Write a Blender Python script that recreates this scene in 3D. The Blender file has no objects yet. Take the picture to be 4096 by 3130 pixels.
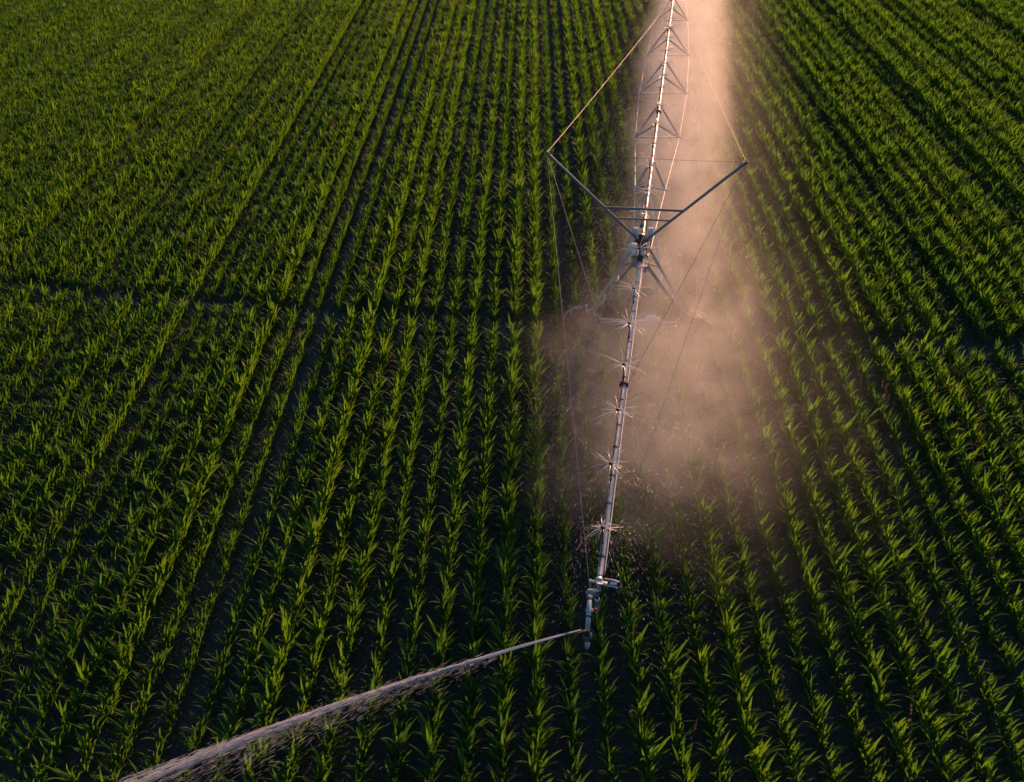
import bpy, math, random
from mathutils import Vector, Matrix

R = math.radians
random.seed(7)
sc = bpy.context.scene
col = sc.collection

# ------------------------------------------------------------------ camera
PITCH, ROLL, YAW, CAM_H = 0.669797, -0.077433, -0.066251, 18.105
FOCAL_PX = 3450.0                      # for a 4096 px wide picture
fwd = Vector((math.sin(YAW)*math.cos(PITCH), math.cos(YAW)*math.cos(PITCH), -math.sin(PITCH)))
right = Vector((math.cos(YAW), -math.sin(YAW), 0))
up = right.cross(fwd)
r2 = right*math.cos(ROLL) + up*math.sin(ROLL)
u2 = -right*math.sin(ROLL) + up*math.cos(ROLL)
cd = bpy.data.cameras.new('camera')
cam = bpy.data.objects.new('camera', cd); col.objects.link(cam)
cam.matrix_world = Matrix(((r2.x, u2.x, -fwd.x, 0), (r2.y, u2.y, -fwd.y, 0), (r2.z, u2.z, -fwd.z, CAM_H), (0, 0, 0, 1)))
cd.sensor_fit = 'HORIZONTAL'; cd.sensor_width = 36.0; cd.lens = 36.0*FOCAL_PX/4096
cd.clip_start = 0.1; cd.clip_end = 3000
sc.camera = cam

def to_px(p):
    q = Vector(p) - Vector((0, 0, CAM_H)); z = q.dot(fwd)
    if z < 1: return None
    return 2048 + FOCAL_PX*q.dot(r2)/z, 1565 - FOCAL_PX*q.dot(u2)/z, z

# ------------------------------------------------------------------ sky, sun, exposure
SUN_EL, SUN_AZ = R(12), R(22)          # azimuth measured from +Y towards +X
SUN_STRENGTH, SKY_STRENGTH, EXPOSURE = 5.0, 0.088, 0.55
w = bpy.data.worlds.new('World'); sc.world = w; w.use_nodes = True
nt = w.node_tree; nt.nodes.clear()
sky = nt.nodes.new('ShaderNodeTexSky'); sky.sky_type = 'NISHITA'; sky.sun_disc = False
sky.sun_elevation = SUN_EL; sky.sun_rotation = SUN_AZ
sky.air_density = 1.2; sky.dust_density = 0.4; sky.ozone_density = 4.0
bg = nt.nodes.new('ShaderNodeBackground'); bg.inputs['Strength'].default_value = SKY_STRENGTH
wo = nt.nodes.new('ShaderNodeOutputWorld')
nt.links.new(sky.outputs[0], bg.inputs[0]); nt.links.new(bg.outputs[0], wo.inputs[0])
sd = bpy.data.lights.new('sun', 'SUN'); sun = bpy.data.objects.new('sun', sd); col.objects.link(sun)
sd.energy = SUN_STRENGTH; sd.angle = R(0.6); sd.color = (1.0, 0.49, 0.26)
sun_dir = Vector((math.sin(SUN_AZ)*math.cos(SUN_EL), math.cos(SUN_AZ)*math.cos(SUN_EL), math.sin(SUN_EL)))
sun.rotation_euler = sun_dir.to_track_quat('Z', 'Y').to_euler()
sun.location = sun_dir*60
vs = sc.view_settings
vs.view_transform = 'Standard'; vs.look = 'None'; vs.gamma = 1.0; vs.use_curve_mapping = False; vs.exposure = EXPOSURE
cy = sc.cycles
cy.volume_bounces = 5; cy.max_bounces = 10; cy.transparent_max_bounces = 16
cy.diffuse_bounces = 3; cy.glossy_bounces = 3; cy.transmission_bounces = 6
cy.volume_step_rate = 1.0; cy.volume_max_steps = 256
cy.use_denoising = True

# ------------------------------------------------------------------ helpers
class MB:
    def __init__(s): s.v = []; s.f = []; s.sm = []
    def add(s, vs, fs, smooth=False):
        o = len(s.v); s.v += [tuple(x) for x in vs]; s.f += [tuple(i+o for i in f) for f in fs]; s.sm += [smooth]*len(fs)
    def box(s, c, size, rot=None):
        c = Vector(c); h = Vector(size)/2; pts = []
        for x in (-1, 1):
            for y in (-1, 1):
                for z in (-1, 1):
                    p = Vector((x*h.x, y*h.y, z*h.z))
                    if rot is not None: p = rot @ p
                    pts.append(c+p)
        s.add(pts, [(0,1,3,2),(4,6,7,5),(0,4,5,1),(2,3,7,6),(0,2,6,4),(1,5,7,3)])
    def rbox(s, c, size, b, rot=None):      # box with chamfered vertical and horizontal edges
        hx, hy, hz = [q/2 for q in size]; c = Vector(c)
        def ring(k, z):
            x, y = hx-k, hy-k; bb = b
            return [(-x, -y+bb, z), (-x+bb, -y, z), (x-bb, -y, z), (x, -y+bb, z), (x, y-bb, z), (x-bb, y, z), (-x+bb, y, z), (-x, y-bb, z)]
        pts = ring(b, -hz)+ring(0, -hz+b)+ring(0, hz-b)+ring(b, hz)
        pts = [c + ((rot @ Vector(p)) if rot is not None else Vector(p)) for p in pts]
        fs = [tuple(range(7, -1, -1)), tuple(range(24, 32))]
        for r in range(3):
            for i in range(8):
                j = (i+1) % 8; fs.append((r*8+i, r*8+j, r*8+8+j, r*8+8+i))
        s.add(pts, fs)
    def tube(s, pts, rad, n=10, caps=True, smooth=True):
        pts = [Vector(p) for p in pts]
        rads = rad if isinstance(rad, (list, tuple)) else [rad]*len(pts)
        vs_, fs = [], []
        ref = None
        for i, p in enumerate(pts):
            t = (pts[min(i+1, len(pts)-1)]-pts[max(i-1, 0)]).normalized()
            if ref is None:
                ref = t.cross(Vector((0, 0, 1)))
                if ref.length < 1e-3: ref = Vector((1, 0, 0))
            ref = (ref - t*ref.dot(t)).normalized(); b = t.cross(ref)
            for k in range(n):
                a = 2*math.pi*k/n
                vs_.append(p + (ref*math.cos(a)+b*math.sin(a))*rads[i])
        for i in range(len(pts)-1):
            for k in range(n):
                j = (k+1) % n; fs.append((i*n+k, i*n+j, i*n+n+j, i*n+n+k))
        s.add(vs_, fs, smooth)
        if caps:
            s.add(vs_[:n], [tuple(range(n-1, -1, -1))]); s.add(vs_[-n:], [tuple(range(n))])
    def lathe(s, c, axis, prof, n=16, smooth=True):   # prof: (radius, distance along axis)
        c = Vector(c); ax = Vector(axis).normalized()
        e = ax.cross(Vector((0, 0, 1)))
        if e.length < 1e-3: e = Vector((1, 0, 0))
        e.normalize(); b = ax.cross(e); vs_, fs = [], []
        for r, h in prof:
            for k in range(n):
                a = 2*math.pi*k/n; vs_.append(c+ax*h+(e*math.cos(a)+b*math.sin(a))*r)
        for i in range(len(prof)-1):
            for k in range(n):
                j = (k+1) % n; fs.append((i*n+k, i*n+j, i*n+n+j, i*n+n+k))
        s.add(vs_, fs, smooth)
    def angle_bar(s, p0, p1, w_=0.06, t=0.008, upv=(0, 0, 1)):   # L-section steel bar
        p0, p1 = Vector(p0), Vector(p1); d = (p1-p0).normalized()
        x = d.cross(Vector(upv))
        if x.length < 1e-3: x = Vector((1, 0, 0))
        x.normalize(); y = x.cross(d)
        prof = [(0, 0), (w_, 0), (w_, -t), (t, -t), (t, -w_), (0, -w_)]
        vs_ = [p+x*(a-w_*.4)+y*(b+w_*.4) for p in (p0, p1) for a, b in prof]
        fs = [(i, (i+1) % 6, 6+(i+1) % 6, 6+i) for i in range(6)]
        fs += [(3, 2, 1, 0), (5, 4, 3, 0), (6, 7, 8, 9), (6, 9, 10, 11)]
        s.add(vs_, fs)
    def mesh(s, name):
        m = bpy.data.meshes.new(name); m.from_pydata(s.v, [], s.f)
        m.polygons.foreach_set('use_smooth', s.sm); m.update(); return m
    def build(s, name, mat, parent=None):
        m = s.mesh(name); m.materials.append(mat)
        return link(name, m, parent)

def link(name, data, parent=None):
    o = bpy.data.objects.new(name, data); col.objects.link(o)
    if parent is not None: o.parent = parent
    return o
def tag(o, label=None, cat=None, group=None, kind=None):
    for k, v in (('label', label), ('category', cat), ('group', group), ('kind', kind)):
        if v: o[k] = v
    return o

# ------------------------------------------------------------------ materials
def mat(name):
    m = bpy.data.materials.new(name); m.use_nodes = True; t = m.node_tree; t.nodes.clear()
    o = t.nodes.new('ShaderNodeOutputMaterial'); return m, t, o
def N(t, typ, **kw):
    n = t.nodes.new(typ)
    for k, v in kw.items():
        if k.startswith('i_'): n.inputs[int(k[2:])].default_value = v
        else: setattr(n, k, v)
    return n
def L(t, a, b): t.links.new(a, b)
def math_(t, op, a, b=None, clamp=False):
    n = t.nodes.new('ShaderNodeMath'); n.operation = op; n.use_clamp = clamp
    for i, x in enumerate((a, b)):
        if x is None: continue
        if isinstance(x, (int, float)): n.inputs[i].default_value = x
        else: L(t, x, n.inputs[i])
    return n.outputs[0]
def ramp(t, fac, stops):
    n = t.nodes.new('ShaderNodeValToRGB'); e = n.color_ramp.elements
    while len(e) < len(stops): e.new(0.5)
    for x, (p, c) in zip(e, stops): x.position = p; x.color = (*c, 1)
    L(t, fac, n.inputs[0]); return n.outputs[0]
def mixc(t, fac, a, b, mode='MIX'):
    n = t.nodes.new('ShaderNodeMix'); n.data_type = 'RGBA'; n.blend_type = mode
    for i, x in ((0, fac), (6, a), (7, b)):
        if isinstance(x, (int, float)): n.inputs[i].default_value = x
        elif isinstance(x, tuple): n.inputs[i].default_value = (*x, 1)
        else: L(t, x, n.inputs[i])
    return n.outputs[2]

ROW0, ROW = -0.7038, 0.76

def leaf_material():
    m, t, o = mat('corn_leaf')
    oi = N(t, 'ShaderNodeObjectInfo')
    sep = N(t, 'ShaderNodeSeparateXYZ'); L(t, oi.outputs['Location'], sep.inputs[0])
    k = math_(t, 'FLOOR', math_(t, 'ADD', math_(t, 'DIVIDE', math_(t, 'SUBTRACT', sep.outputs[0], ROW0), ROW), 0.5))
    wn = N(t, 'ShaderNodeTexWhiteNoise', noise_dimensions='1D'); L(t, k, wn.inputs['W'])
    nz = N(t, 'ShaderNodeTexNoise'); nz.inputs['Scale'].default_value = 0.12; nz.inputs['Detail'].default_value = 2
    L(t, oi.outputs['Location'], nz.inputs['Vector'])
    k6 = math_(t, 'FLOORED_MODULO', k, 6.0)
    weak = math_(t, 'MULTIPLY', math_(t, 'GREATER_THAN', k6, 0.5), math_(t, 'LESS_THAN', k6, 2.5))
    f = math_(t, 'ADD', math_(t, 'ADD', math_(t, 'MULTIPLY', wn.outputs['Value'], 0.30), math_(t, 'SUBTRACT', 0.06, math_(t, 'MULTIPLY', weak, 0.28))),
              math_(t, 'ADD', math_(t, 'MULTIPLY', oi.outputs['Random'], 0.3), math_(t, 'MULTIPLY', nz.outputs[0], 0.3)), True)
    base = ramp(t, f, [(0.15, (0.014, 0.036, 0.015)), (0.5, (0.020, 0.046, 0.012)), (0.9, (0.030, 0.057, 0.011))])
    trans = ramp(t, f, [(0.15, (0.054, 0.137, 0.008)), (0.5, (0.084, 0.187, 0.007)), (0.9, (0.120, 0.230, 0.007))])
    uv = N(t, 'ShaderNodeUVMap'); su = N(t, 'ShaderNodeSeparateXYZ'); L(t, uv.outputs[0], su.inputs[0])
    u = math_(t, 'ABSOLUTE', math_(t, 'SUBTRACT', su.outputs[0], 0.5))
    rib = math_(t, 'LESS_THAN', u, 0.05)
    base = mixc(t, math_(t, 'MULTIPLY', rib, 0.55), base, (0.11, 0.14, 0.05))
    # fine veins along the blade
    wv = N(t, 'ShaderNodeTexNoise'); wv.inputs['Scale'].default_value = 1.0; wv.inputs['Detail'].default_value = 2
    cmb = N(t, 'ShaderNodeCombineXYZ'); L(t, math_(t, 'MULTIPLY', su.outputs[0], 26.0), cmb.inputs[0])
    L(t, math_(t, 'MULTIPLY', su.outputs[1], 2.0), cmb.inputs[1]); L(t, math_(t, 'MULTIPLY', oi.outputs['Random'], 40.0), cmb.inputs[2])
    L(t, cmb.outputs[0], wv.inputs['Vector'])
    vein = math_(t, 'ADD', 0.72, math_(t, 'MULTIPLY', wv.outputs[0], 0.56))
    base = mixc(t, 1.0, base, vein, 'MULTIPLY'); trans = mixc(t, 1.0, trans, vein, 'MULTIPLY')
    # dry tips on some leaves
    dry = math_(t, 'MULTIPLY', math_(t, 'GREATER_THAN', math_(t, 'ADD', su.outputs[1], math_(t, 'MULTIPLY', wv.outputs[0], 0.1)), 1.0),
                math_(t, 'GREATER_THAN', oi.outputs['Random'], 0.93))
    base = mixc(t, dry, base, (0.36, 0.26, 0.12)); trans = mixc(t, dry, trans, (0.30, 0.17, 0.06))
    p = N(t, 'ShaderNodeBsdfPrincipled'); L(t, base, p.inputs['Base Color']); p.inputs['Roughness'].default_value = 0.58
    p.inputs['Specular IOR Level'].default_value = 0.04
    bp = N(t, 'ShaderNodeBump'); bp.inputs['Strength'].default_value = 0.25; bp.inputs['Distance'].default_value = 0.004
    L(t, wv.outputs[0], bp.inputs['Height']); L(t, bp.outputs[0], p.inputs['Normal'])
    tr = N(t, 'ShaderNodeBsdfTranslucent'); L(t, trans, tr.inputs['Color'])
    add = N(t, 'ShaderNodeAddShader'); L(t, p.outputs[0], add.inputs[0]); L(t, tr.outputs[0], add.inputs[1])
    L(t, add.outputs[0], o.inputs[0]); return m

def stalk_material():
    m, t, o = mat('corn_stalk')
    nz = N(t, 'ShaderNodeTexNoise'); nz.inputs['Scale'].default_value = 18
    tc = N(t, 'ShaderNodeTexCoord'); L(t, tc.outputs['Object'], nz.inputs['Vector'])
    c = ramp(t, nz.outputs[0], [(0.35, (0.05, 0.085, 0.02)), (0.7, (0.10, 0.13, 0.04))])
    p = N(t, 'ShaderNodeBsdfPrincipled'); L(t, c, p.inputs['Base Color']); p.inputs['Roughness'].default_value = 0.5
    L(t, p.outputs[0], o.inputs[0]); return m

def soil_material(name, c0, c1, wet=0.75):
    m, t, o = mat(name)
    tc = N(t, 'ShaderNodeTexCoord')
    a = N(t, 'ShaderNodeTexNoise'); a.inputs['Scale'].default_value = 0.35; a.inputs['Detail'].default_value = 5
    b = N(t, 'ShaderNodeTexNoise'); b.inputs['Scale'].default_value = 9; b.inputs['Detail'].default_value = 6; b.inputs['Roughness'].default_value = 0.7
    v = N(t, 'ShaderNodeTexVoronoi'); v.inputs['Scale'].default_value = 14
    for q in (a, b, v): L(t, tc.outputs['Object'], q.inputs['Vector'])
    f = math_(t, 'ADD', math_(t, 'MULTIPLY', a.outputs[0], 0.5), math_(t, 'MULTIPLY', b.outputs[0], 0.5))
    c = ramp(t, f, [(0.35, c0), (0.65, c1)])
    p = N(t, 'ShaderNodeBsdfPrincipled'); L(t, c, p.inputs['Base Color']); p.inputs['Roughness'].default_value = wet
    h = math_(t, 'ADD', b.outputs[0], math_(t, 'MULTIPLY', v.outputs['Distance'], 0.6))
    bp = N(t, 'ShaderNodeBump'); bp.inputs['Strength'].default_value = 0.9; bp.inputs['Distance'].default_value = 0.05
    L(t, h, bp.inputs['Height']); L(t, bp.outputs[0], p.inputs['Normal'])
    L(t, p.outputs[0], o.inputs[0]); return m

def metal_material(name, c, rough, metallic=1.0, var=0.35, dirt=(0.25, 0.2, 0.17)):
    m, t, o = mat(name)
    tc = N(t, 'ShaderNodeTexCoord')
    a = N(t, 'ShaderNodeTexNoise'); a.inputs['Scale'].default_value = 5; a.inputs['Detail'].default_value = 6
    L(t, tc.outputs['Object'], a.inputs['Vector'])
    b = N(t, 'ShaderNodeTexNoise'); b.inputs['Scale'].default_value = 40; b.inputs['Detail'].default_value = 3
    L(t, tc.outputs['Object'], b.inputs['Vector'])
    cc = mixc(t, math_(t, 'MULTIPLY', ramp(t, a.outputs[0], [(0.45, (0, 0, 0)), (0.75, (1, 1, 1))]), var), c, dirt)
    p = N(t, 'ShaderNodeBsdfPrincipled'); L(t, cc, p.inputs['Base Color']); p.inputs['Metallic'].default_value = metallic
    L(t, math_(t, 'ADD', rough-0.1, math_(t, 'MULTIPLY', b.outputs[0], 0.2)), p.inputs['Roughness'])
    L(t, p.outputs[0], o.inputs[0]); return m

def water_material(name, alpha=1.0, col_=(0.9, 0.9, 0.92), dif=0.4):
    m, t, o = mat(name)
    tr = N(t, 'ShaderNodeBsdfTranslucent'); tr.inputs[0].default_value = (*col_, 1)
    df = N(t, 'ShaderNodeBsdfDiffuse'); df.inputs[0].default_value = (*[x*0.9 for x in col_], 1)
    gl = N(t, 'ShaderNodeBsdfGlossy'); gl.inputs['Roughness'].default_value = 0.25; gl.inputs[0].default_value = (0.9, 0.9, 0.9, 1)
    m1 = N(t, 'ShaderNodeMixShader'); m1.inputs[0].default_value = dif; L(t, tr.outputs[0], m1.inputs[1]); L(t, df.outputs[0], m1.inputs[2])
    m2 = N(t, 'ShaderNodeMixShader'); m2.inputs[0].default_value = 0.15; L(t, m1.outputs[0], m2.inputs[1]); L(t, gl.outputs[0], m2.inputs[2])
    tp = N(t, 'ShaderNodeBsdfTransparent')
    m3 = N(t, 'ShaderNodeMixShader'); m3.inputs[0].default_value = alpha
    L(t, tp.outputs[0], m3.inputs[1]); L(t, m2.outputs[0], m3.inputs[2]); L(t, m3.outputs[0], o.inputs[0])
    return m

def plain(name, c, rough=0.5, metallic=0.0, spec=0.5):
    m, t, o = mat(name)
    nz = N(t, 'ShaderNodeTexNoise'); nz.inputs['Scale'].default_value = 12; nz.inputs['Detail'].default_value = 4
    tc = N(t, 'ShaderNodeTexCoord'); L(t, tc.outputs['Object'], nz.inputs['Vector'])
    cc = ramp(t, nz.outputs[0], [(0.3, tuple(x*0.75 for x in c)), (0.7, c)])
    p = N(t, 'ShaderNodeBsdfPrincipled'); L(t, cc, p.inputs['Base Color'])
    p.inputs['Roughness'].default_value = rough; p.inputs['Metallic'].default_value = metallic
    p.inputs['Specular IOR Level'].default_value = spec
    L(t, p.outputs[0], o.inputs[0]); return m

M_LEAF, M_STALK = leaf_material(), stalk_material()
M_SOIL = soil_material('soil', (0.040, 0.032, 0.034), (0.095, 0.076, 0.077))
M_TRACK = soil_material('wet_rut_soil', (0.034, 0.027, 0.028), (0.075, 0.060, 0.060), 0.6)
M_GALV = metal_material('galvanised_steel', (0.52, 0.54, 0.59), 0.5, 0.5)
M_GALV2 = metal_material('weathered_galvanised_steel', (0.40, 0.42, 0.46), 0.5, 0.5)
M_END = metal_material('mottled_zinc', (0.50, 0.54, 0.62), 0.45, 0.5, 0.85, (0.10, 0.10, 0.12))
M_MAST = metal_material('blue_grey_steel', (0.16, 0.20, 0.25), 0.45, 0.6, 0.2)
M_CABLE = metal_material('steel_cable', (0.36, 0.35, 0.35), 0.5, 0.7)
M_BOX = plain('white_enclosure_paint', (0.82, 0.84, 0.90), 0.4)
M_DARK = plain('black_rubber', (0.012, 0.012, 0.013), 0.6)
M_DARKMETAL = plain('dark_painted_steel', (0.05, 0.055, 0.065), 0.45, 0.3)
M_TEAL = plain('teal_enamel', (0.015, 0.09, 0.13), 0.3)
M_BULB = plain('frosted_glass', (0.8, 0.8, 0.78), 0.2)
M_RED = plain('red_plastic', (0.35, 0.02, 0.02), 0.4)
M_WATER = water_material('white_water')
M_JET = water_material('jet_water', 0.6, (0.80, 0.86, 1.0), 0.6)
M_DROP = water_material('water_droplets', 0.7, (0.90, 0.87, 0.96))

# ------------------------------------------------------------------ ground
TX, TY, PA = 2.9906, 25.7862, 0.160607          # tower foot and heading of the pipe
nx, ny = math.cos(PA), -math.sin(PA)            # to the right of the pipe
dx, dy = math.sin(PA), math.cos(PA)             # along the pipe
CENTRE = (TX+dx*380, TY+dy*380)                 # the hub, far beyond the picture
TRACKS = (380+0.35, 380-42.6)
def track_dist(x, y):
    r = math.hypot(x-CENTRE[0], y-CENTRE[1])
    return min(abs(r-q) for q in TRACKS)

xs = [-900, -300, -120] + [ROW0+ROW*(i/4) for i in range(-4*92, 4*76)] + [120, 300, 900]
ys = [-400, -60] + [i*6 for i in range(-5, 21)] + [200, 400, 1200]
gm = MB(); vs_ = []
rg = random.Random(3)
for y in ys:
    for x in xs:
        ph = (x-ROW0)/ROW*2*math.pi
        z = 0.035*math.cos(ph)+rg.uniform(-.008, .008) if -68 < x < 56 and -30 <= y <= 120 else 0.0
        vs_.append((x, y, z))
nxn = len(xs)
gm.add(vs_, [(j*nxn+i, j*nxn+i+1, (j+1)*nxn+i+1, (j+1)*nxn+i) for j in range(len(ys)-1) for i in range(nxn-1)], True)
tag(gm.build('ground', M_SOIL), kind='structure')
for ri, rr in enumerate(TRACKS):
    m = MB(); v2, f2 = [], []
    a0 = math.atan2(TY-CENTRE[1], TX-CENTRE[0]); n_ = 260
    prof = [(-.34, .052), (-.26, .085), (-.19, .052), (.19, .052), (.26, .085), (.34, .052)]
    for i in range(n_+1):
        a = a0 + (i/n_-0.5)*0.42
        for off, z in prof:
            q = rr+off+rg.uniform(-.02, .02); v2.append((CENTRE[0]+q*math.cos(a), CENTRE[1]+q*math.sin(a), z+rg.uniform(-.01, .01)))
    f2 = [(i*6+k, i*6+k+1, i*6+k+7, i*6+k+6) for i in range(n_) for k in range(5)]
    m.add(v2, f2, True)
    tag(m.build('wheel_track', M_TRACK), kind='structure')

# ------------------------------------------------------------------ corn plants
def leaf_geo(m, uvs, base, az, length, width, th0, th1, power, fold, rnd, wind, seg=9):
    """one corn leaf: a V-folded blade that rises at th0 from the vertical and bends over to th1"""
    d = Vector((math.cos(az), math.sin(az), 0)); side = Vector((-math.sin(az), math.cos(az), 0))
    p = Vector(base); rows = []; tw = rnd.uniform(-.5, .5); ph = rnd.uniform(0, 6.28)
    step = length/seg
    for i in range(seg+1):
        t = i/seg
        th = th0 + (th1-th0)*t**power
        tan = d*math.sin(th) + Vector((0, 0, math.cos(th))) + Vector((wind*t*t*0.8, 0, -wind*t*t*0.1)); tan.normalize()
        if i: p = p + tan*step
        wd = width*min(1.0, 0.5+1.9*t)*max(0.0, 1-t**2.4)**0.75
        roll = tw*t
        nrm = side.cross(tan).normalized()
        s2 = (side*math.cos(roll) + nrm*math.sin(roll)).normalized(); n2 = tan.cross(s2).normalized()
        if n2.dot(nrm) > 0: n2 = -n2
        wav = 0.16*wd*math.sin(t*13+ph)
        wv2 = 0.16*wd*math.sin(t*12+ph+2)
        up_ = -n2 if fold < 0 else n2
        lift = abs(fold)*(1-0.6*t)*wd
        rows.append((p - s2*wd*0.5 + nrm*(-1)*0 + (-n2)*(-lift) * -1 + n2*wav, p, p + s2*wd*0.5 + (-n2)*(-lift)*-1 + n2*wv2))
    vs_, fs, o = [], [], len(m.v)
    for r in rows[:-1]: vs_ += r
    vs_.append(rows[-1][1]); last = len(vs_)-1
    for i in range(seg-1):
        for k in range(2): fs.append((i*3+k, i*3+k+1, i*3+k+4, i*3+k+3))
    b = (seg-1)*3
    fs += [(b, b+1, last), (b+1, b+2, last)]
    m.add(vs_, fs, True)
    for i in range(seg):
        for k in range(3): uvs.append((k*0.5, i/seg))
    uvs.append((0.5, 1.0))

def set_uv(me, uvs):
    l = me.uv_layers.new(name='UVMap')
    vi = [0]*len(me.loops); me.loops.foreach_get('vertex_index', vi)
    flat = []
    for i in vi: flat += uvs[i]
    l.data.foreach_set('uv', flat)

def plant_recipe(seed):
    rnd = random.Random(seed)
    wind = 0.20+rnd.uniform(-.12, .2)
    nl = rnd.choice((10, 11, 11, 12)); leaves = []
    az0 = rnd.uniform(-.5, .5)
    for i in range(nl):
        q = i/(nl-1)
        az = az0 + (math.pi if i % 2 else 0) + rnd.uniform(-.55, .55) + q*rnd.uniform(-.9, .9)
        z = 0.08 + 0.55*q**0.85
        ln = (0.44 + 0.38*math.sin(math.pi*min(1, 0.15+q*0.72)))*rnd.uniform(.82, 1.16)
        wd = (0.040 + 0.040*math.sin(math.pi*min(1, .1+q*.66)))*rnd.uniform(.88, 1.12)
        if q < 0.36:      # old leaves arching over between the rows
            th0 = R(rnd.uniform(30, 46)); th1 = R(rnd.uniform(105, 160)); pw = rnd.uniform(1.2, 1.8); ln *= .86
        elif q < 0.8:     # full blades standing out like flames
            th0 = R(rnd.uniform(12, 25)); th1 = R(rnd.uniform(30, 76)); pw = rnd.uniform(1.5, 2.6)
        else:             # rolled whorl
            th0 = R(rnd.uniform(2, 10)); th1 = R(rnd.uniform(12, 36)); pw = rnd.uniform(1.2, 2.0); ln *= 0.8
        leaves.append((z, az, ln, wd, th0, th1, pw, 0.22+0.25*q, wind*(0.45+0.75*q), rnd.random()))
    return leaves
NVAR = 20
variants, whole = [], []
for sd_ in range(NVAR):
    rec = plant_recipe(100+sd_); top = rec[-1][0]
    sm = MB(); lean = [(0, 0, -0.03), (0.004, 0, top*.5), (0.016, 0.004, top+0.1)]
    sm.tube(lean, [0.017, 0.015, 0.008], 6)
    sme = sm.mesh('stalk'); sme.materials.append(M_STALK)
    lm = []
    wm, wuv = MB(), []
    for (z, az, ln, wd, th0, th1, pw, fold, wind, sd2) in rec:
        m, uv = MB(), []
        leaf_geo(m, uv, (0.006*z/.5, 0, z), az, ln, wd, th0, th1, pw, fold, random.Random(sd2), wind)
        me = m.mesh('leaf'); set_uv(me, uv); me.materials.append(M_LEAF); lm.append(me)
        leaf_geo(wm, wuv, (0.006*z/.5, 0, z), az, ln, wd, th0, th1, pw, fold, random.Random(sd2), wind, seg=7)
    nlf = len(wm.f)
    wm.tube(lean, [0.017, 0.015, 0.008], 5, caps=False); wuv += [(0.2, 0.3)]*(len(wm.v)-len(wuv))
    wme = wm.mesh('corn_variant'); set_uv(wme, wuv); wme.materials.append(M_LEAF); wme.materials.append(M_STALK)
    mi = [0]*nlf + [1]*(len(wm.f)-nlf); wme.polygons.foreach_set('material_index', mi)
    variants.append((sme, lm)); whole.append(wme)

rp = random.Random(11)
row_h = {}
def row_height(k):
    if k not in row_h:
        q = random.Random(k*31+5)
        h = q.uniform(.91, 1.10)
        if (k % 6) in (1, 2): h *= 0.85       # pairs of weaker rows, one planter unit pair per pass
        row_h[k] = h
    return row_h[k]
plants = []
for k in range(-95, 75):
    x0 = ROW0+ROW*k - (0.07 if k <= -11 else 0.0)     # wider joint between two planter passes
    y = 2.0+rp.uniform(0, .2)
    while y < 104:
        y += 0.172*rp.uniform(.7, 1.32)
        x = x0+rp.gauss(0, .016)
        c = to_px((x, y, .6))
        if c is None or not (-620 < c[0] < 4716 and -420 < c[1] < 3760): continue
        if track_dist(x, y) < 0.34+rp.uniform(-.10, .08): continue
        if rp.random() < 0.02: continue
        s = row_height(k)*rp.gauss(1.0, .10)*0.87
        if rp.random() < 0.05: s *= rp.uniform(.6, .85)
        plants.append((x, y, rp.gauss(0, .42), s, rp.randrange(NVAR), rp.gauss(0, .05), rp.gauss(0, .05), c))
inview = [p for p in plants if 0 < p[7][0] < 4096 and 0 < p[7][1] < 3130]
inview.sort(key=lambda p: p[7][2])
near = inview[:300]; near_ids = set(id(p) for p in near)
# water jet from the end gun: ballistic path (used for labels here and for the water further down)
def loc(x, s, z): return Vector((TX+nx*x+dx*s, TY+ny*x+dy*s, z))
GUN = loc(-0.24, -15.2, 3.2)
JA, JE, JV = R(38), R(18), 20.0
JDIR = Vector((-nx*math.cos(JA)-dx*math.sin(JA), -ny*math.cos(JA)-dy*math.sin(JA), 0))
def jet(t): return GUN + JDIR*(JV*math.cos(JE)*t) + Vector((0, 0, JV*math.sin(JE)*t-4.9*t*t))
GUN_ROW = round((GUN.x-ROW0)/ROW)
ONES = 'zeroth first second third fourth fifth sixth seventh eighth ninth tenth eleventh twelfth thirteenth fourteenth fifteenth sixteenth seventeenth eighteenth nineteenth twentieth'.split()
def ordinal(n): return ONES[n] if n <= 20 else 'twenty-'+ONES[n-20]

for (x, y, rz, s, vi, tx, ty, c) in near:
    e = link('corn_plant', None); e.empty_display_size = 0.1
    e.location = (x, y, 0.03); e.rotation_euler = (tx, ty, rz); e.scale = (s, s, s)
    r_ = round((x-ROW0)/ROW) - GUN_ROW
    if r_ == 0: lab = 'leafy green corn plant in the row that runs under the end gun'
    else: lab = 'leafy green corn plant, %s row from the end gun, %s' % (ordinal(abs(r_)), 'water jet side' if r_ < 0 else 'side away from the jet')
    tag(e, lab, 'corn plant', 'corn plants in the rows around the end gun')
    sme, lm = variants[vi]
    link('stalk', sme, e)
    for me in lm: link('leaf', me, e)

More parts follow.
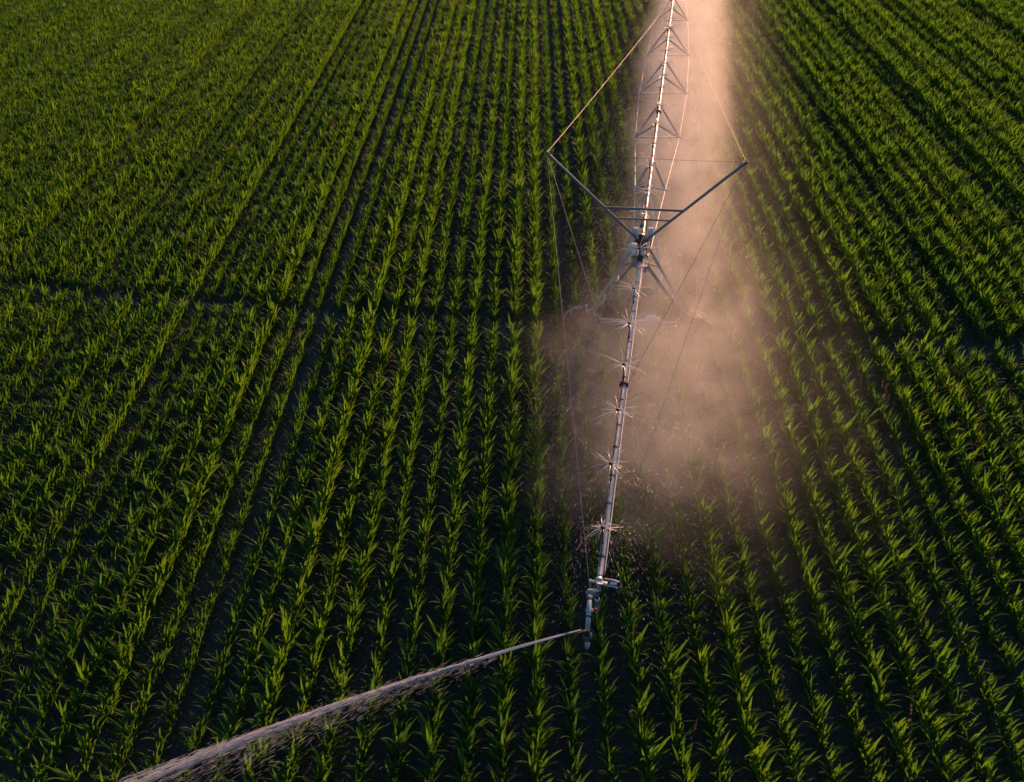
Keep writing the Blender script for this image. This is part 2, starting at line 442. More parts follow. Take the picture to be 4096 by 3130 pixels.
rest = [p for p in plants if id(p) not in near_ids]
pm = bpy.data.meshes.new('corn_field')
pm.from_pydata([(p[0], p[1], 0.03) for p in rest], [], [])
a = pm.attributes.new('rot', 'FLOAT_VECTOR', 'POINT'); a.data.foreach_set('vector', [q for p in rest for q in (p[5], p[6], p[2])])
a = pm.attributes.new('scl', 'FLOAT_VECTOR', 'POINT'); a.data.foreach_set('vector', [q for p in rest for q in (p[3], p[3], p[3])])
a = pm.attributes.new('variant', 'INT', 'POINT'); a.data.foreach_set('value', [p[4] for p in rest])
pm.materials.append(M_LEAF)
vc = bpy.data.collections.new('corn_variants')
for i, me in enumerate(whole):
    vo = bpy.data.objects.new('corn_variant_%02d' % i, me); vc.objects.link(vo)
fo = link('corn_field', pm)
tag(fo, 'dense straight rows of young green corn covering the whole field', 'corn field', kind='stuff')
ng = bpy.data.node_groups.new('corn_scatter', 'GeometryNodeTree')
ng.interface.new_socket('Geometry', in_out='INPUT', socket_type='NodeSocketGeometry')
ng.interface.new_socket('Geometry', in_out='OUTPUT', socket_type='NodeSocketGeometry')
gi, go = ng.nodes.new('NodeGroupInput'), ng.nodes.new('NodeGroupOutput')
ci = ng.nodes.new('GeometryNodeCollectionInfo'); ci.inputs['Collection'].default_value = vc
ci.inputs['Separate Children'].default_value = True; ci.inputs['Reset Children'].default_value = True
ip = ng.nodes.new('GeometryNodeInstanceOnPoints'); ip.inputs['Pick Instance'].default_value = True
def named(nm, typ):
    n = ng.nodes.new('GeometryNodeInputNamedAttribute'); n.data_type = typ; n.inputs['Name'].default_value = nm
    return n.outputs['Attribute']
ng.links.new(gi.outputs[0], ip.inputs['Points']); ng.links.new(ci.outputs[0], ip.inputs['Instance'])
ng.links.new(named('variant', 'INT'), ip.inputs['Instance Index'])
ng.links.new(named('rot', 'FLOAT_VECTOR'), ip.inputs['Rotation']); ng.links.new(named('scl', 'FLOAT_VECTOR'), ip.inputs['Scale'])
ng.links.new(ip.outputs[0], go.inputs[0])
md = fo.modifiers.new('scatter', 'NODES'); md.node_group = ng
print('plants', len(plants), 'in view', len(inview))

# ------------------------------------------------------------------ the irrigation machine (local frame: x right of the pipe, y along it, z up)
IR = link('center_pivot_irrigator', None)
IR.location = (TX, TY, 0); IR.rotation_euler = (0, 0, -PA)
tag(IR, 'long galvanised center pivot irrigation machine spraying water over the corn', 'irrigator')
PZ = 3.35; PR = 0.065
def pipe_z(s): return PZ if s > -8 else PZ - 0.004*(s+8)**2*0.9
def pipe_section(s0, s1, parent=IR):
    n_ = max(2, int((s1-s0)/1.5)); m = MB()
    m.tube([(0, s0+(s1-s0)*i/n_, pipe_z(s0+(s1-s0)*i/n_)) for i in range(n_+1)], PR, 16)
    return m.build('pipe_section', M_GALV, parent)
edges = [-13.95, -7.19, 0.49, 12.84, 25.19, 37.5, 42.9, 48.5]
secs = [pipe_section(s0+0.012, s1-0.012) for s0, s1 in zip(edges[:-1], edges[1:])]
for s in edges[1:-1]:
    m = MB(); z = pipe_z(s)
    for o_ in (-0.03, 0.006):
        m.lathe((0, s+o_, z), (0, 1, 0), [(PR*.6, 0), (PR+0.06, 0), (PR+0.06, .024), (PR*.6, .024)], 20, False)
    for k in range(8):
        q = k*math.pi/4; m.tube([(math.cos(q)*(PR+.035), s-.05, z+math.sin(q)*(PR+.035)), (math.cos(q)*(PR+.035), s+.05, z+math.sin(q)*(PR+.035))], .012, 6)
    m.build('flange', M_DARKMETAL, IR)
# power cable strapped along the top of the pipe, with clamps
m = MB(); rc = random.Random(5)
m.tube([(-0.035+rc.uniform(-.012, .012), -13.6+i*.62, pipe_z(-13.6+i*.62)+PR+0.012+rc.uniform(0, .012)) for i in range(98)], 0.014, 6)
m.build('power_cable', M_DARK, IR)
s = -13.3
while s < 47:
    m = MB(); m.lathe((0, s, pipe_z(s)), (0, 1, 0), [(PR, 0), (PR+.008, 0), (PR+.008, .035), (PR, .035)], 14, False)
    m.box((-.03, s+.018, pipe_z(s)+PR+.022), (.05, .06, .035)); m.build('pipe_clamp', M_DARK, IR); s += rc.uniform(.75, 1.15)
# thin conduit beside the overhang
m = MB(); m.tube([(PR+.03, -13.7, PZ-.12), (PR+.035, -9, PZ-.06), (PR+.03, -1.6, PZ-.03), (.10, -.9, PZ-.02)], .016, 8); m.build('conduit', M_GALV, IR)
m = MB(); m.tube([(.13, -.75, PZ-.06), (.10, -1.6, PZ-.25), (.07, -2.6, PZ-.13)], .024, 8); m.build('drain_pipe', M_GALV, IR)

# truss below the span
joints = [(6.4, .60, 2.66), (12.58, 1.0, 2.29), (18.7, 1.20, 2.11), (24.7, 1.18, 2.11), (30.7, .98, 2.33), (36.6, .60, 2.66)]
for i, (s, wd, z) in enumerate(joints):
    m = MB(); m.angle_bar((-wd, s, z), (wd, s, z), .08, .012); m.build('truss_cross_bar', M_GALV2, IR)
    for sg in (-1, 1):
        for ds in (-1.12, 1.12):
            m = MB(); m.angle_bar((sg*wd, s, z), (sg*.075, s+ds, PZ-.045), .074, .011, (1, 0, .3)); m.build('truss_brace', M_GALV2, IR)
        m = MB(); m.box((sg*(wd+.01), s, z), (.10, .14, .09)); m.tube([(sg*wd, s-.12, z), (sg*wd, s+.12, z)], .028, 8); m.build('truss_joint', M_GALV, IR)
        m = MB(); m.box((sg*.09, s+1.12, PZ-.04), (.09, .16, .07)); m.box((sg*.09, s-1.12, PZ-.04), (.09, .16, .07)); m.build('gusset_plate', M_GALV2, IR)
for sg in (-1, 1):
    chain = [(sg*.28, .55, 3.05)] + [(sg*wd, s, z) for s, wd, z in joints] + [(sg*.28, 42.4, 3.05)]
    for p0, p1 in zip(chain[:-1], chain[1:]):
        m = MB(); m.tube([p0, p1], .018, 6); m.build('truss_rod', M_GALV, IR)

def tower(s0):
    for sg in (-1, 1):
        kn = (sg*.65, s0+.20, 2.88)
        ftA, ftB = (sg*1.78, s0-.18, .78), (sg*1.80, s0+.10, .78)
        topA, topB = (sg*.20, s0-.40, 3.28), (sg*.28, s0+.55, 3.28)
        kn = tuple(Vector(topB).lerp(Vector(ftB), .24))
        for a_, b_ in ((topA, ftA), (topB, ftB)):
            m = MB(); m.angle_bar(a_, b_, .085, .010, (0, 1, 0)); m.build('tower_leg', M_GALV2, IR)
        m = MB(); m.angle_bar(kn, (sg*.07, s0+4.9, PZ-.05), .075, .009, (1, 0, 0)); m.build('tower_brace', M_GALV2, IR)
        m = MB(); m.angle_bar((sg*.2, s0-.2, 3.2), kn, .05, .008); m.build('tower_strut', M_GALV2, IR)
        for q in (.32, .62):
            pa, pb = Vector(topA).lerp(Vector(ftA), q), Vector(topB).lerp(Vector(ftB), q)
            m = MB(); m.tube([pa, pb], .018, 6); m.build('tower_tie', M_GALV2, IR)
    m = MB(); m.box((0, s0-.05, .68), (3.9, .13, .13)); m.build('base_beam', M_GALV2, IR)
    m = MB(); m.rbox((.46, s0-.06, .86), (.34, .22, .24), .02); m.tube([(.63, s0-.06, .84), (.78, s0-.06, .84)], .09, 12); m.build('drive_motor', M_BOX, IR)
    m = MB(); m.tube([(-1.75, s0-.16, .8), (1.75, s0-.16, .8)], .03, 8); m.build('drive_shaft', M_GALV2, IR)
    for sg in (-1, 1):
        wx = sg*1.95
        wh = link('wheel', None, IR); wh.location = (wx, s0-.26, .62)
        m = MB(); m.lathe((0, -.17, 0), (0, 1, 0), [(.36, .02), (.50, 0), (.585, .03), (.60, .09), (.60, .25), (.585, .31), (.50, .34), (.36, .32)], 28)
        for k in range(24):
            q = 2*math.pi*k/24; rot = Matrix.Rotation(-q, 3, 'Y')
            m.box((math.cos(q)*.605, (-.075 if k % 2 else .075), math.sin(q)*.605), (.05, .17, .045), rot @ Matrix.Rotation(.5 if k % 2 else -.5, 3, 'X'))
        m.build('tyre', M_DARK, wh)
        m = MB(); m.lathe((0, -.13, 0), (0, 1, 0), [(.02, .04), (.10, .02), (.14, .06), (.30, .10), (.365, .0), (.375, .0), (.375, .26), (.365, .26), (.30, .14), (.02, .12)], 24); m.build('rim', M_DARKMETAL, wh)
        m = MB(); m.lathe((wx, s0-.10, .66), (0, 1, 0), [(.02, -.08), (.16, -.08), (.16, .08), (.02, .08)], 14, False); m.box((wx, s0-.05, .74), (.22, .16, .16)); m.build('gearbox', M_DARKMETAL, IR)
        m = MB(); m.tube([(sg*1.83, s0, .75), (sg*1.83, s0, 1.22)], .016, 8); m.box((sg*1.83, s0, 1.24), (.09, .07, .05)); m.build('marker_post', M_BOX, IR)
        m = MB(); q = [(wx+sg*.70*math.cos(R(a_))*1.0, s0-.26, .66+.70*math.sin(R(a_))) for a_ in range(10, 100, 10)]; m.tube(q, .02, 6); m.build('wheel_guard', M_GALV, IR)
tower(-0.1); tower(42.7)

# V-shaped mast over the tower, with its cables
tipL, tipR = (-3.19, .70, 6.59), (3.18, .70, 6.38)
mbL, mbR = (-.12, .70, 3.50), (.14, .70, 3.50)
def lerp3(a_, b_, q): return tuple(Vector(a_).lerp(Vector(b_), q))
for a_, b_ in ((mbL, tipL), (mbR, tipR)):
    m = MB(); m.tube([a_, b_], .046, 12); m.lathe(b_, Vector(b_)-Vector(a_), [(.0, -.02), (.06, -.02), (.06, .05), (0, .05)], 12, False)
    m.box(lerp3(a_, b_, .985), (.12, .05, .12)); m.build('mast_arm', M_MAST, IR)
m = MB(); m.tube([lerp3(mbL, tipL, .385), lerp3(mbR, tipR, .395)], .042, 12); m.build('mast_crossbar', M_MAST, IR)
m = MB(); m.tube([lerp3(mbL, tipL, .26), lerp3(mbR, tipR, .265)], .032, 10); m.build('mast_crossbar', M_MAST, IR)
m = MB(); m.box((.01, .70, 3.46), (.42, .16, .10)); m.build('mast_foot', M_DARKMETAL, IR)
def cable(p0, p1, sag=0.05, r=.0055, mt=None):
    p0, p1 = Vector(p0), Vector(p1); m = MB()
    m.tube([p0.lerp(p1, i/12) + Vector((0, 0, -sag*4*(i/12)*(1-i/12))) for i in range(13)], r, 5)
    return m.build('guy_cable', mt or M_CABLE, IR)
cable(tipL, (-.21, -13.98, 3.22)); cable(tipR, (.10, -13.7, 3.25))
cable(tipL, (-.11, -7.15, PZ+.03)); cable(tipR, (.11, -7.15, PZ+.03), .05, .006, M_DARKMETAL)
cable(tipL, (-.08, 31.5, PZ+.03), .1, .0065); cable(tipR, (.08, 31.5, PZ+.03), .1, .0042)
cable(tipL, tipR, .04, .0055, M_DARKMETAL)

# tower-top equipment
m = MB(); m.lathe((0, .42, 3.34), (0, 0, 1), [(.09, 0), (.105, .03), (.105, .42), (.125, .43), (.125, .49), (.10, .52), (.0, .53)], 20)
m.build('collector_drum', M_DARKMETAL, IR)
for (bx_, by_, bz_) in ((-.23, .92, 3.63), (.27, .92, 3.64), (-.225, -.10, 3.58)):
    b = MB(); b.rbox((bx_, by_, bz_), (.19, .15, .44), .02); bo = b.build('control_box', M_BOX, IR)
    c_ = MB(); c_.rbox((bx_, by_-.078, bz_-.02), (.14, .012, .34), .004); c_.build('door', M_BOX, bo)
    c_ = MB(); c_.box((bx_*.55, by_, bz_-.1), (abs(bx_)*.9, .03, .04)); c_.build('bracket', M_GALV2, bo)
    for k in range(4):
        c_ = MB(); q = bx_-.05+.034*k; e_ = rc.uniform(-.12, .12)
        c_.tube([(q, by_, bz_-.2), (q+e_*.2, by_-.02, bz_-.32), (q+e_*.6, by_-.06, bz_-.46-.05*k), (.05*e_, by_-.2, PZ-.05)], .011, 6); c_.build('conduit', M_DARK, bo)
lp = MB(); arc = [(.15, .5, 3.45), (.15, .5, 4.30)] + [(.065+.085*math.cos(R(q)), .5, 4.33+.085*math.sin(R(q))) for q in range(0, 181, 20)] + [(-.02, .5, 4.22)]
lp.tube(arc, .013, 8); lamp = lp.build('lamp', M_DARKMETAL, IR)
m = MB(); m.lathe((-.02, .5, 4.10), (0, 0, 1), [(.052, 0), (.055, .02), (.045, .06), (.022, .085), (.018, .13), (0, .135)], 16); m.build('dome', M_TEAL, lamp)
m = MB(); m.lathe((-.02, .5, 4.02), (0, 0, 1), [(0, -.005), (.02, .0), (.036, .03), (.038, .06), (.03, .09)], 14); m.build('bulb', M_BULB, lamp)
# flexible joint, hoses and valve cluster under the tower head
m = MB(); m.lathe((0, -.62, PZ), (0, 1, 0), [(PR, 0)] + [(PR+(.035 if i % 2 else .012), .02+i*.035) for i in range(12)] + [(PR, .47)], 18); m.build('flexible_joint', M_DARK, IR)
m = MB(); m.lathe((.20, .05, 3.12), (1, 0, 0), [(0, 0), (.17, 0), (.18, .03), (.17, .06), (0, .06)], 20, False); m.build('cable_reel', M_DARKMETAL, IR)
for k in range(4):
    m = MB(); m.tube([(.12+.04*k, .45-.2*k, 3.5-.05*k), (.24+.02*k, .2-.2*k, 3.25-.1*k), (.2, -.3-.1*k, 3.0), (.10, -.75-.05*k, PZ-.1)], .016, 6); m.build('hose', M_DARK, IR)
m = MB(); m.box((.02, .06, PZ+.10), (.26, .10, .05)); m.box((.02, -.3, PZ-.10), (.5, .8, .05)); m.build('tower_saddle', M_GALV2, IR)

# sprinklers on risers
noz = [-12.95, -10.95, -8.98, -7.05, -5.05, -3.15, -.68, 1.9, 3.6, 5.8, 7.9, 10.0, 12.1, 14.3, 16.0, 17.7, 19.7, 21.8, 23.6, 25.3, 27.3, 29.4, 31.5, 33.6, 35.7, 37.8, 39.9]
HZ = .50
for s in noz:
    sp = link('sprinkler', None, IR); sp.location = (-.02, s, pipe_z(s)+PR)
    m = MB(); m.tube([(0, 0, -.03), (0, 0, HZ-.10)], .013, 8); m.lathe((0, 0, -.01), (0, 0, 1), [(.03, 0), (.03, .05), (.02, .06)], 10); m.build('riser', M_DARKMETAL, sp)
    m = MB(); m.lathe((0, 0, HZ-.12), (0, 0, 1), [(.012, 0), (.035, .02), (.035, .09), (.02, .10), (.02, .13), (.05, .14), (.055, .16), (.04, .175), (0, .18)], 14); m.build('head', M_DARK, sp)

# overhang end: bracket, valve, sand trap, solenoid arm, gun pipe and end gun
ez = pipe_z(-13.95)
m = MB(); m.lathe((0, -13.9, ez), (0, -1, 0), [(PR, -.1), (PR+.02, -.02), (PR+.025, .0), (PR+.025, .05), (PR, .07), (PR*.9, .16), (PR*.55, .22), (0, .22)], 18); m.build('end_cap', M_END, IR)
m = MB(); m.lathe((-.03, -14.10, ez-.02), (0, 0, -1), [(.05, -.06), (.055, .0), (.085, .01), (.085, .04), (.058, .05), (.055, .20), (.038, .22), (.038, .34), (.055, .35), (.06, .36), (.06, .40), (.05, .41), (.05, .76), (.035, .80), (.02, .82), (.02, .87), (0, .875)], 18); m.build('sand_trap', M_END, IR)
m = MB(); m.rbox((-.19, -13.98, ez-.10), (.05, .07, .36), .01); m.box((-.15, -13.98, ez+.05), (.12, .05, .04)); m.build('cable_bracket', M_GALV2, IR)
m = MB(); m.box((.08, -14.02, ez+.07), (.20, .12, .02), Matrix.Rotation(-.35, 3, 'X')); m.box((.02, -14.02, ez+.06), (.16, .05, .05)); m.build('solenoid_bracket', M_GALV2, IR)
for k, (oy, oz) in enumerate(((-.06, .06), (.08, .09))):
    m = MB(); m.tube([(.12, -14.02+oy, ez+oz+.02), (.30, -14.06+oy, ez+oz+.06), (.46, -14.10+oy, ez+oz+.05)], .02, 8); m.build('support_rod', M_GALV2, IR)
m = MB(); m.tube([(.25, -14.03, ez+.11), (.36, -14.05, ez+.12)], .033, 12); m.lathe((.36, -14.05, ez+.12), (1, 0, .1), [(.035, 0), (.038, .02), (0, .02)], 12); m.build('solenoid', M_BOX, IR)
m = MB(); m.tube([(.45, -14.18, ez+.11), (.46, -14.0, ez+.14)], .03, 8); m.box((.47, -14.1, ez+.12), (.06, .12, .05)); m.build('hose_coupling', M_DARK, IR)
m = MB()      # six-sided plate carrying the gun pipe
hexv = [(-.15+.115*math.cos(R(q)), .115*math.sin(R(q))*1.15) for q in range(0, 360, 60)]
m.add([(x_, -14.24, ez+z_) for x_, z_ in hexv] + [(x_, -14.27, ez+z_) for x_, z_ in hexv], [tuple(range(6)), tuple(range(11, 5, -1))] + [(i, 6+i, 6+(i+1) % 6, (i+1) % 6) for i in range(6)])
m.build('valve_plate', M_END, IR)
gp = [(-.15, -14.26, ez), (-.15, -14.40, ez+.03), (-.14, -14.62, ez+.03), (-.13, -14.9, ez-.02), (-.125, -15.02, ez-.05), (-.125, -15.10, ez-.16)]
m = MB(); m.tube(gp, [.048, .05, .052, .052, .052, .05], 14)
m.lathe(gp[1], (0, -1, 0), [(.05, -.02), (.062, -.02), (.062, .03), (.05, .03)], 14, False); m.build('gun_pipe', M_END, IR)
m = MB(); m.lathe((-.13, -14.72, ez+.01), (0, -1, -.15), [(.05, -.06), (.075, -.05), (.078, .04), (.05, .06)], 8, False); m.tube([(-.13, -14.72, ez), (-.05, -14.73, ez+.05)], .03, 8); m.build('gun_valve', M_END, IR)
m = MB(); m.lathe((-.02, -14.73, ez+.06), (1, 0, .6), [(.0, 0), (.03, 0), (.03, .04), (0, .05)], 8); m.build('valve_knob', M_RED, IR)
for c_, ax_, r_, l_ in (((-.15, -14.44, ez+.03), (0, -1, 0), .056, .05), ((-.135, -14.86, ez-.012), (0, -1, -.15), .058, .035), ((-.03, -14.10, ez-.255), (0, 0, -1), .043, .10), ((-.03, -14.10, ez-.07), (0, 0, -1), .09, .016), ((0, -13.80, ez), (0, -1, 0), PR+.012, .04)):
    m = MB(); m.lathe(c_, ax_, [(r_*.8, 0), (r_, 0), (r_, l_), (r_*.8, l_)], 16, False); m.build('coupling', M_DARKMETAL, IR)
gun = link('end_gun', None, IR); gun.location = (-.125, -15.18, 3.02)
m = MB(); m.lathe((0, 0, -.45), (0, 0, 1), [(0, -.02), (.04, 0), (.052, .03), (.052, .09), (.06, .10), (.06, .14), (.045, .16), (.05, .34), (.052, .36)], 16); m.build('riser', M_END, gun)
m = MB(); m.lathe((0, 0, -.10), (0, 0, 1), [(.05, -.01), (.095, -.01), (.10, .0), (.10, .025), (.06, .04), (.055, .10), (.0, .12)], 20)
for k in range(6):
    q = k*math.pi/3; m.tube([(math.cos(q)*.08, math.sin(q)*.08, -.13), (math.cos(q)*.08, math.sin(q)*.08, -.06)], .012, 6)
m.build('swivel', M_DARKMETAL, gun)
jl = Vector((-math.cos(JA)*math.cos(JE), -math.sin(JA)*math.cos(JE), math.sin(JE)))
m = MB(); m.tube([(0, 0, -.02), (0, 0, .09), Vector((0, 0, .12))+jl*.04, Vector((0, 0, .13))+jl*.10], [.05, .05, .045, .04], 12)
m.tube([Vector((0, 0, .13))+jl*.06, Vector((0, 0, .13))+jl*.20, Vector((0, 0, .13))+jl*.23], [.040, .024, .016], 12); m.build('barrel', M_DARK, gun)
m = MB(); m.tube([(.04, .03, .06), (.10, .08, .08), (.13, .05, -.02)], .012, 6); m.box((.12, .06, .06), (.05, .04, .04)); m.build('drive_arm', M_DARKMETAL, gun)
m = MB(); m.tube([(.075, .02, -.12), (.085, .02, .02)], .018, 8); m.box((.08, .02, -.02), (.05, .05, .1)); m.build('brake', M_GALV2, gun)
m = MB(); m.box((.05, .05, .03), (.045, .05, .05)); m.build('stop_knob', M_RED, gun)

# ------------------------------------------------------------------ water: sprays, jet, droplets, mist
def sliver(m, p, d, ln, r):
    d = Vector(d).normalized(); x = d.orthogonal().normalized(); y = d.cross(x); p = Vector(p)
    a_, b_ = p-d*ln*.5, p+d*ln*.5; c_ = p+d*ln*.1
    vs = [a_, b_]+[c_+(x*math.cos(q)+y*math.sin(q))*r for q in (0, 2.094, 4.189)]
    m.add(vs, [(0, 3, 2), (0, 4, 3), (0, 2, 4), (1, 2, 3), (1, 3, 4), (1, 4, 2)], True)
rw = random.Random(21)
ORD = 'first second third fourth fifth sixth seventh eighth ninth tenth eleventh twelfth thirteenth fourteenth fifteenth sixteenth seventeenth eighteenth nineteenth twentieth'.split()
n_out = len([q for q in noz if q < 0])
for i, s in enumerate(noz):
    if s > 36: continue                      # hidden beyond the top of the picture
    if s < 0: lab = 'starburst of white water from the %s sprinkler counted from the end gun' % ORD[i]
    else: lab = 'starburst of white water from the %s sprinkler beyond the V-shaped mast' % ORD[i-n_out]
    SP = link('sprinkler_spray', None); SP.location = loc(-.02, s, pipe_z(s)+PR+HZ+.03); SP.rotation_euler = (0, 0, -PA)
    tag(SP, lab, 'water spray', 'sprinkler sprays along the pipe')
    md_ = MB(); n_ = rw.randint(13, 18); big = .5 if s < -12 else (.8 if s < -10 else 1.0)
    for k in range(n_):
        az = 2*math.pi*(k+rw.uniform(-.4, .4))/n_; el = R(rw.uniform(0, 16)); v0 = rw.uniform(3.6, 6.8)*big
        dh = Vector((math.cos(az), math.sin(az), 0)); wob = rw.uniform(-1, 1)
        def pos(t): return dh*(.04+v0*math.cos(el)*t) + Vector((1.2*t*t, wob*t*t*9, v0*math.sin(el)*t-4.9*t*t))
        T1 = rw.uniform(.06, .17); m = MB()
        m.tube([pos(T1*j/5) for j in range(6)], [.005, .011, .012, .009, .005, .0015], 5, False); m.build('stream', M_WATER, SP)
        t = T1*1.05
        while t < .6:
            jit = Vector((rw.gauss(0, .05), rw.gauss(0, .05), rw.gauss(0, .04)))*(.3+t*4)
            a_, b_ = pos(t), pos(t+.02); sliver(md_, a_+jit, b_-a_, rw.uniform(.04, .16)*(1-t), rw.uniform(.002, .006)); t += rw.uniform(.006, .024)
    tag(md_.build('droplets', M_DROP, SP), kind='stuff')

JET = link('water_jet', None); JET.location = GUN
tag(JET, 'long white jet of water shot out of the end gun across the corn', 'water jet')
def jet_frame(t):
    v = (jet(t+.01)-jet(t-.01)).normalized(); x = v.cross(Vector((0, 0, 1))).normalized(); return v, x, x.cross(v)
nz_t = to_px(GUN)
m = MB()
for k in range(46):
    q, rr = rw.uniform(0, 6.28), rw.uniform(0, 1)**.6
    t0_, t1_ = rw.uniform(0, .02), rw.uniform(.06, .17); pts, rad = [], []
    for j in range(9):
        t = t0_+(t1_-t0_)*j/8; v, x, y = jet_frame(t); sp_ = .010+.20*t
        wob = .12*math.sin(t*60+k)
        pts.append(jet(t)-GUN+x*math.cos(q+wob)*rr*sp_+y*math.sin(q+wob)*rr*sp_); rad.append((.010 if j < 7 else .005)*(1-.3*rr))
    m.tube(pts, rad, 4, False)
m.build('stream', M_JET, JET)
m = MB()
lig = []
for k in range(150):       # ligaments: bundles of drops that travel together inside the jet
    lig.append((rw.uniform(0, .62)**.9, rw.gauss(0, .40), abs(rw.gauss(0, .55))-.75 if rw.random() < .8 else rw.gauss(0, .5), rw.uniform(.05, .13)))
for k in range(5200):
    c_, ox, oy, ln = rw.choice(lig)
    t = max(.03, c_+.03+rw.gauss(0, ln*.5)); t = min(t, .7)
    v, x, y = jet_frame(t); sp_ = .010+.15*t+.22*t*t
    p = jet(t)-GUN + x*(ox+rw.gauss(0, .16))*sp_ - y*(oy+.2+rw.gauss(0, .16))*sp_
    sliver(m, p, v, rw.uniform(.08, .34), rw.uniform(.0025, .0065))
for k in range(4200):      # drizzle shed below the jet
    t = .10+.60*rw.random()**.8; v, x, y = jet_frame(t)
    drop = rw.expovariate(1/(.05+2.0*t*t)); drop = min(drop, 2.0)
    p = jet(t)-GUN + x*rw.gauss(0, .25)*(.1+t) - v*drop*rw.uniform(.1, .7) + Vector((0, 0, -drop))
    sliver(m, p, v+Vector((0, 0, -.35)), rw.uniform(.05, .18), rw.uniform(.0014, .0032))
tag(m.build('droplets', M_JET, JET), kind='stuff')

def volume_material(name, colour, aniso):
    m, t, o = mat(name)
    pv = N(t, 'ShaderNodeVolumePrincipled'); pv.inputs['Color'].default_value = (*colour, 1); pv.inputs['Anisotropy'].default_value = aniso
    pv.inputs['Density'].default_value = 0.1
    L(t, pv.outputs[0], o.inputs['Volume']); return m, t, pv
mv, t, pv = volume_material('jet_veil', (.93, .93, .97), .45)
nzn = N(t, 'ShaderNodeTexNoise'); nzn.inputs['Scale'].default_value = 5; nzn.inputs['Detail'].default_value = 3
tc = N(t, 'ShaderNodeTexCoord'); L(t, tc.outputs['Object'], nzn.inputs['Vector'])
L(t, math_(t, 'MULTIPLY', math_(t, 'SUBTRACT', nzn.outputs[0], .40, True), .8), pv.inputs['Density'])
m = MB(); pts, rad = [], []
for j in range(26):
    tt = .015+.24*j/25; pts.append(jet(tt)-GUN+Vector((0, 0, -.16*tt*tt*2))); rad.append(.012+.20*tt)
m.tube(pts, rad, 12); m.build('veil', mv, JET)

# drops drifting and falling around the pipe
m = MB(); rd = random.Random(77)
for s in noz:
    if s > 36: continue
    big = .5 if s < -12 else (.8 if s < -10 else 1.0)
    for k in range(int(1500*big**3)):
        az, el, v0 = rd.uniform(0, 6.283), R(rd.uniform(-4, 18)), rd.uniform(3.0, 6.8)*big
        t = .95*rd.random()**.6
        dh = Vector((math.cos(az), math.sin(az), 0)); drag = 1/(1+.6*t)
        p = Vector((-.02, s, PZ+PR+HZ)) + dh*v0*math.cos(el)*t*drag + Vector((1.5*t*t, 0, v0*math.sin(el)*t*drag-3.6*t*t))
        p += Vector((rd.gauss(0, .12), rd.gauss(0, .12), rd.gauss(0, .08)))
        if p.z < .35: continue
        vel = dh*v0*drag*.8 + Vector((3.0*t, 0, v0*math.sin(el)-6*t))
        sliver(m, p, vel, rd.uniform(.05, .15), rd.uniform(.0013, .0027))
o = m.build('spray_droplets', M_DROP); o.location = (TX, TY, 0); o.rotation_euler = (0, 0, -PA)
tag(o, 'fine falling water drops around the sprinkler pipe', 'water drops', kind='stuff')

# drifting mist: one closed box with an uneven density
mm, t, pv = volume_material('spray_mist', (.99, .96, .94), .36)
tc = N(t, 'ShaderNodeTexCoord'); sp = N(t, 'ShaderNodeSeparateXYZ'); L(t, tc.outputs['Object'], sp.inputs[0])
X, Y, Z = sp.outputs
def smooth(v, a_, b_):
    n = t.nodes.new('ShaderNodeMapRange'); n.interpolation_type = 'SMOOTHSTEP'; n.inputs[1].default_value = a_; n.inputs[2].default_value = b_
    n.inputs[3].default_value = 0; n.inputs[4].default_value = 1; L(t, v, n.inputs[0]); return n.outputs[0]
nA = N(t, 'ShaderNodeTexNoise'); nA.inputs['Scale'].default_value = .42; nA.inputs['Detail'].default_value = 3.0; nA.inputs['Roughness'].default_value = .55
L(t, tc.outputs['Object'], nA.inputs['Vector'])
wig = math_(t, 'SUBTRACT', nA.outputs[0], .5)
nB = N(t, 'ShaderNodeTexNoise'); nB.inputs['Scale'].default_value = 1.25; nB.inputs['Detail'].default_value = 3.0; nB.inputs['Distortion'].default_value = 0.6
mp = N(t, 'ShaderNodeMapping'); mp.inputs['Scale'].default_value = (.75, 1.25, .8); L(t, tc.outputs['Object'], mp.inputs[0]); L(t, mp.outputs[0], nB.inputs['Vector'])
squeeze = math_(t, 'ADD', 1.0, math_(t, 'MULTIPLY', smooth(Y, -1.0, 9.0), .38))
XW = math_(t, 'ADD', math_(t, 'MULTIPLY', math_(t, 'SUBTRACT', X, .7), squeeze), math_(t, 'ADD', .7, math_(t, 'MULTIPLY', wig, 2.6)))
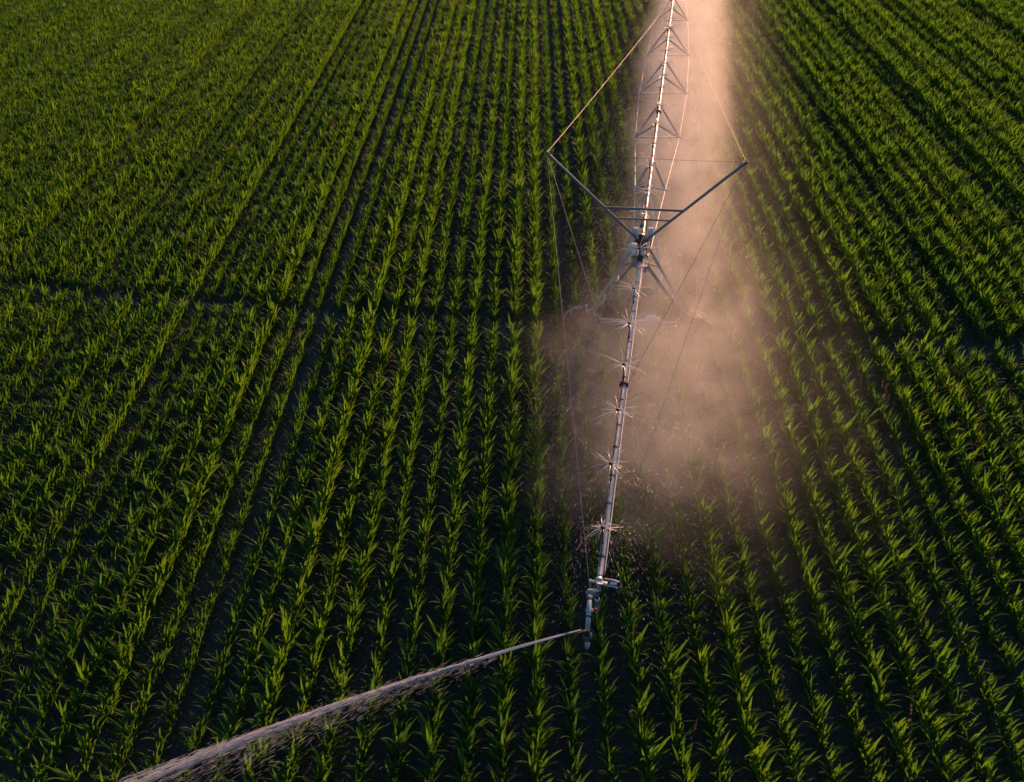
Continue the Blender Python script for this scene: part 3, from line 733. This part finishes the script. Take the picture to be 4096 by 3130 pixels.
YW = math_(t, 'ADD', Y, math_(t, 'MULTIPLY', wig, 5.0))
def gauss(c, sg):
    q = math_(t, 'DIVIDE', math_(t, 'SUBTRACT', XW, c), sg)
    return math_(t, 'EXPONENT', math_(t, 'MULTIPLY', math_(t, 'MULTIPLY', q, q), -1.0))
grow = math_(t, 'ADD', .70, math_(t, 'MULTIPLY', smooth(Y, 2, 18), .38))
lshift = math_(t, 'SUBTRACT', math_(t, 'MULTIPLY', smooth(Y, -3.0, 1.5), 1.3), math_(t, 'MULTIPLY', smooth(Y, 5.0, 16.0), 1.0))
plateau = math_(t, 'MULTIPLY', smooth(math_(t, 'SUBTRACT', XW, lshift), -3.1, .3), math_(t, 'SUBTRACT', 1.0, smooth(XW, 1.6, 5.2)))
across = math_(t, 'ADD', plateau, math_(t, 'MULTIPLY', gauss(2.6, 3.6), .13))
edge = math_(t, 'MULTIPLY', smooth(X, -6.0, -3.5), math_(t, 'SUBTRACT', 1.0, smooth(X, 6.0, 8.4)))
along = smooth(math_(t, 'ADD', YW, math_(t, 'MULTIPLY', X, .22)), -12.0, -4.2)
hi = math_(t, 'SUBTRACT', 1.0, smooth(Z, 1.3, 4.0))
dn = math_(t, 'MULTIPLY', math_(t, 'MULTIPLY', across, edge), math_(t, 'MULTIPLY', along, hi))
lumps = math_(t, 'ADD', .48, math_(t, 'MULTIPLY', smooth(nA.outputs[0], .34, .68), .95))
wisps = math_(t, 'ADD', .50, math_(t, 'MULTIPLY', smooth(nB.outputs[0], .36, .66), .95))
dn = math_(t, 'MULTIPLY', math_(t, 'MULTIPLY', dn, grow), math_(t, 'MULTIPLY', lumps, wisps))
L(t, math_(t, 'MULTIPLY', dn, .29), pv.inputs['Density'])
m = MB(); m.box((1.2, 15.0, 2.1), (14.6, 58.0, 4.2))
o = m.build('water_mist', mm); o.location = (TX, TY, 0); o.rotation_euler = (0, 0, -PA)
tag(o, 'glowing golden mist of spray hanging around the irrigation pipe', 'mist', kind='stuff')
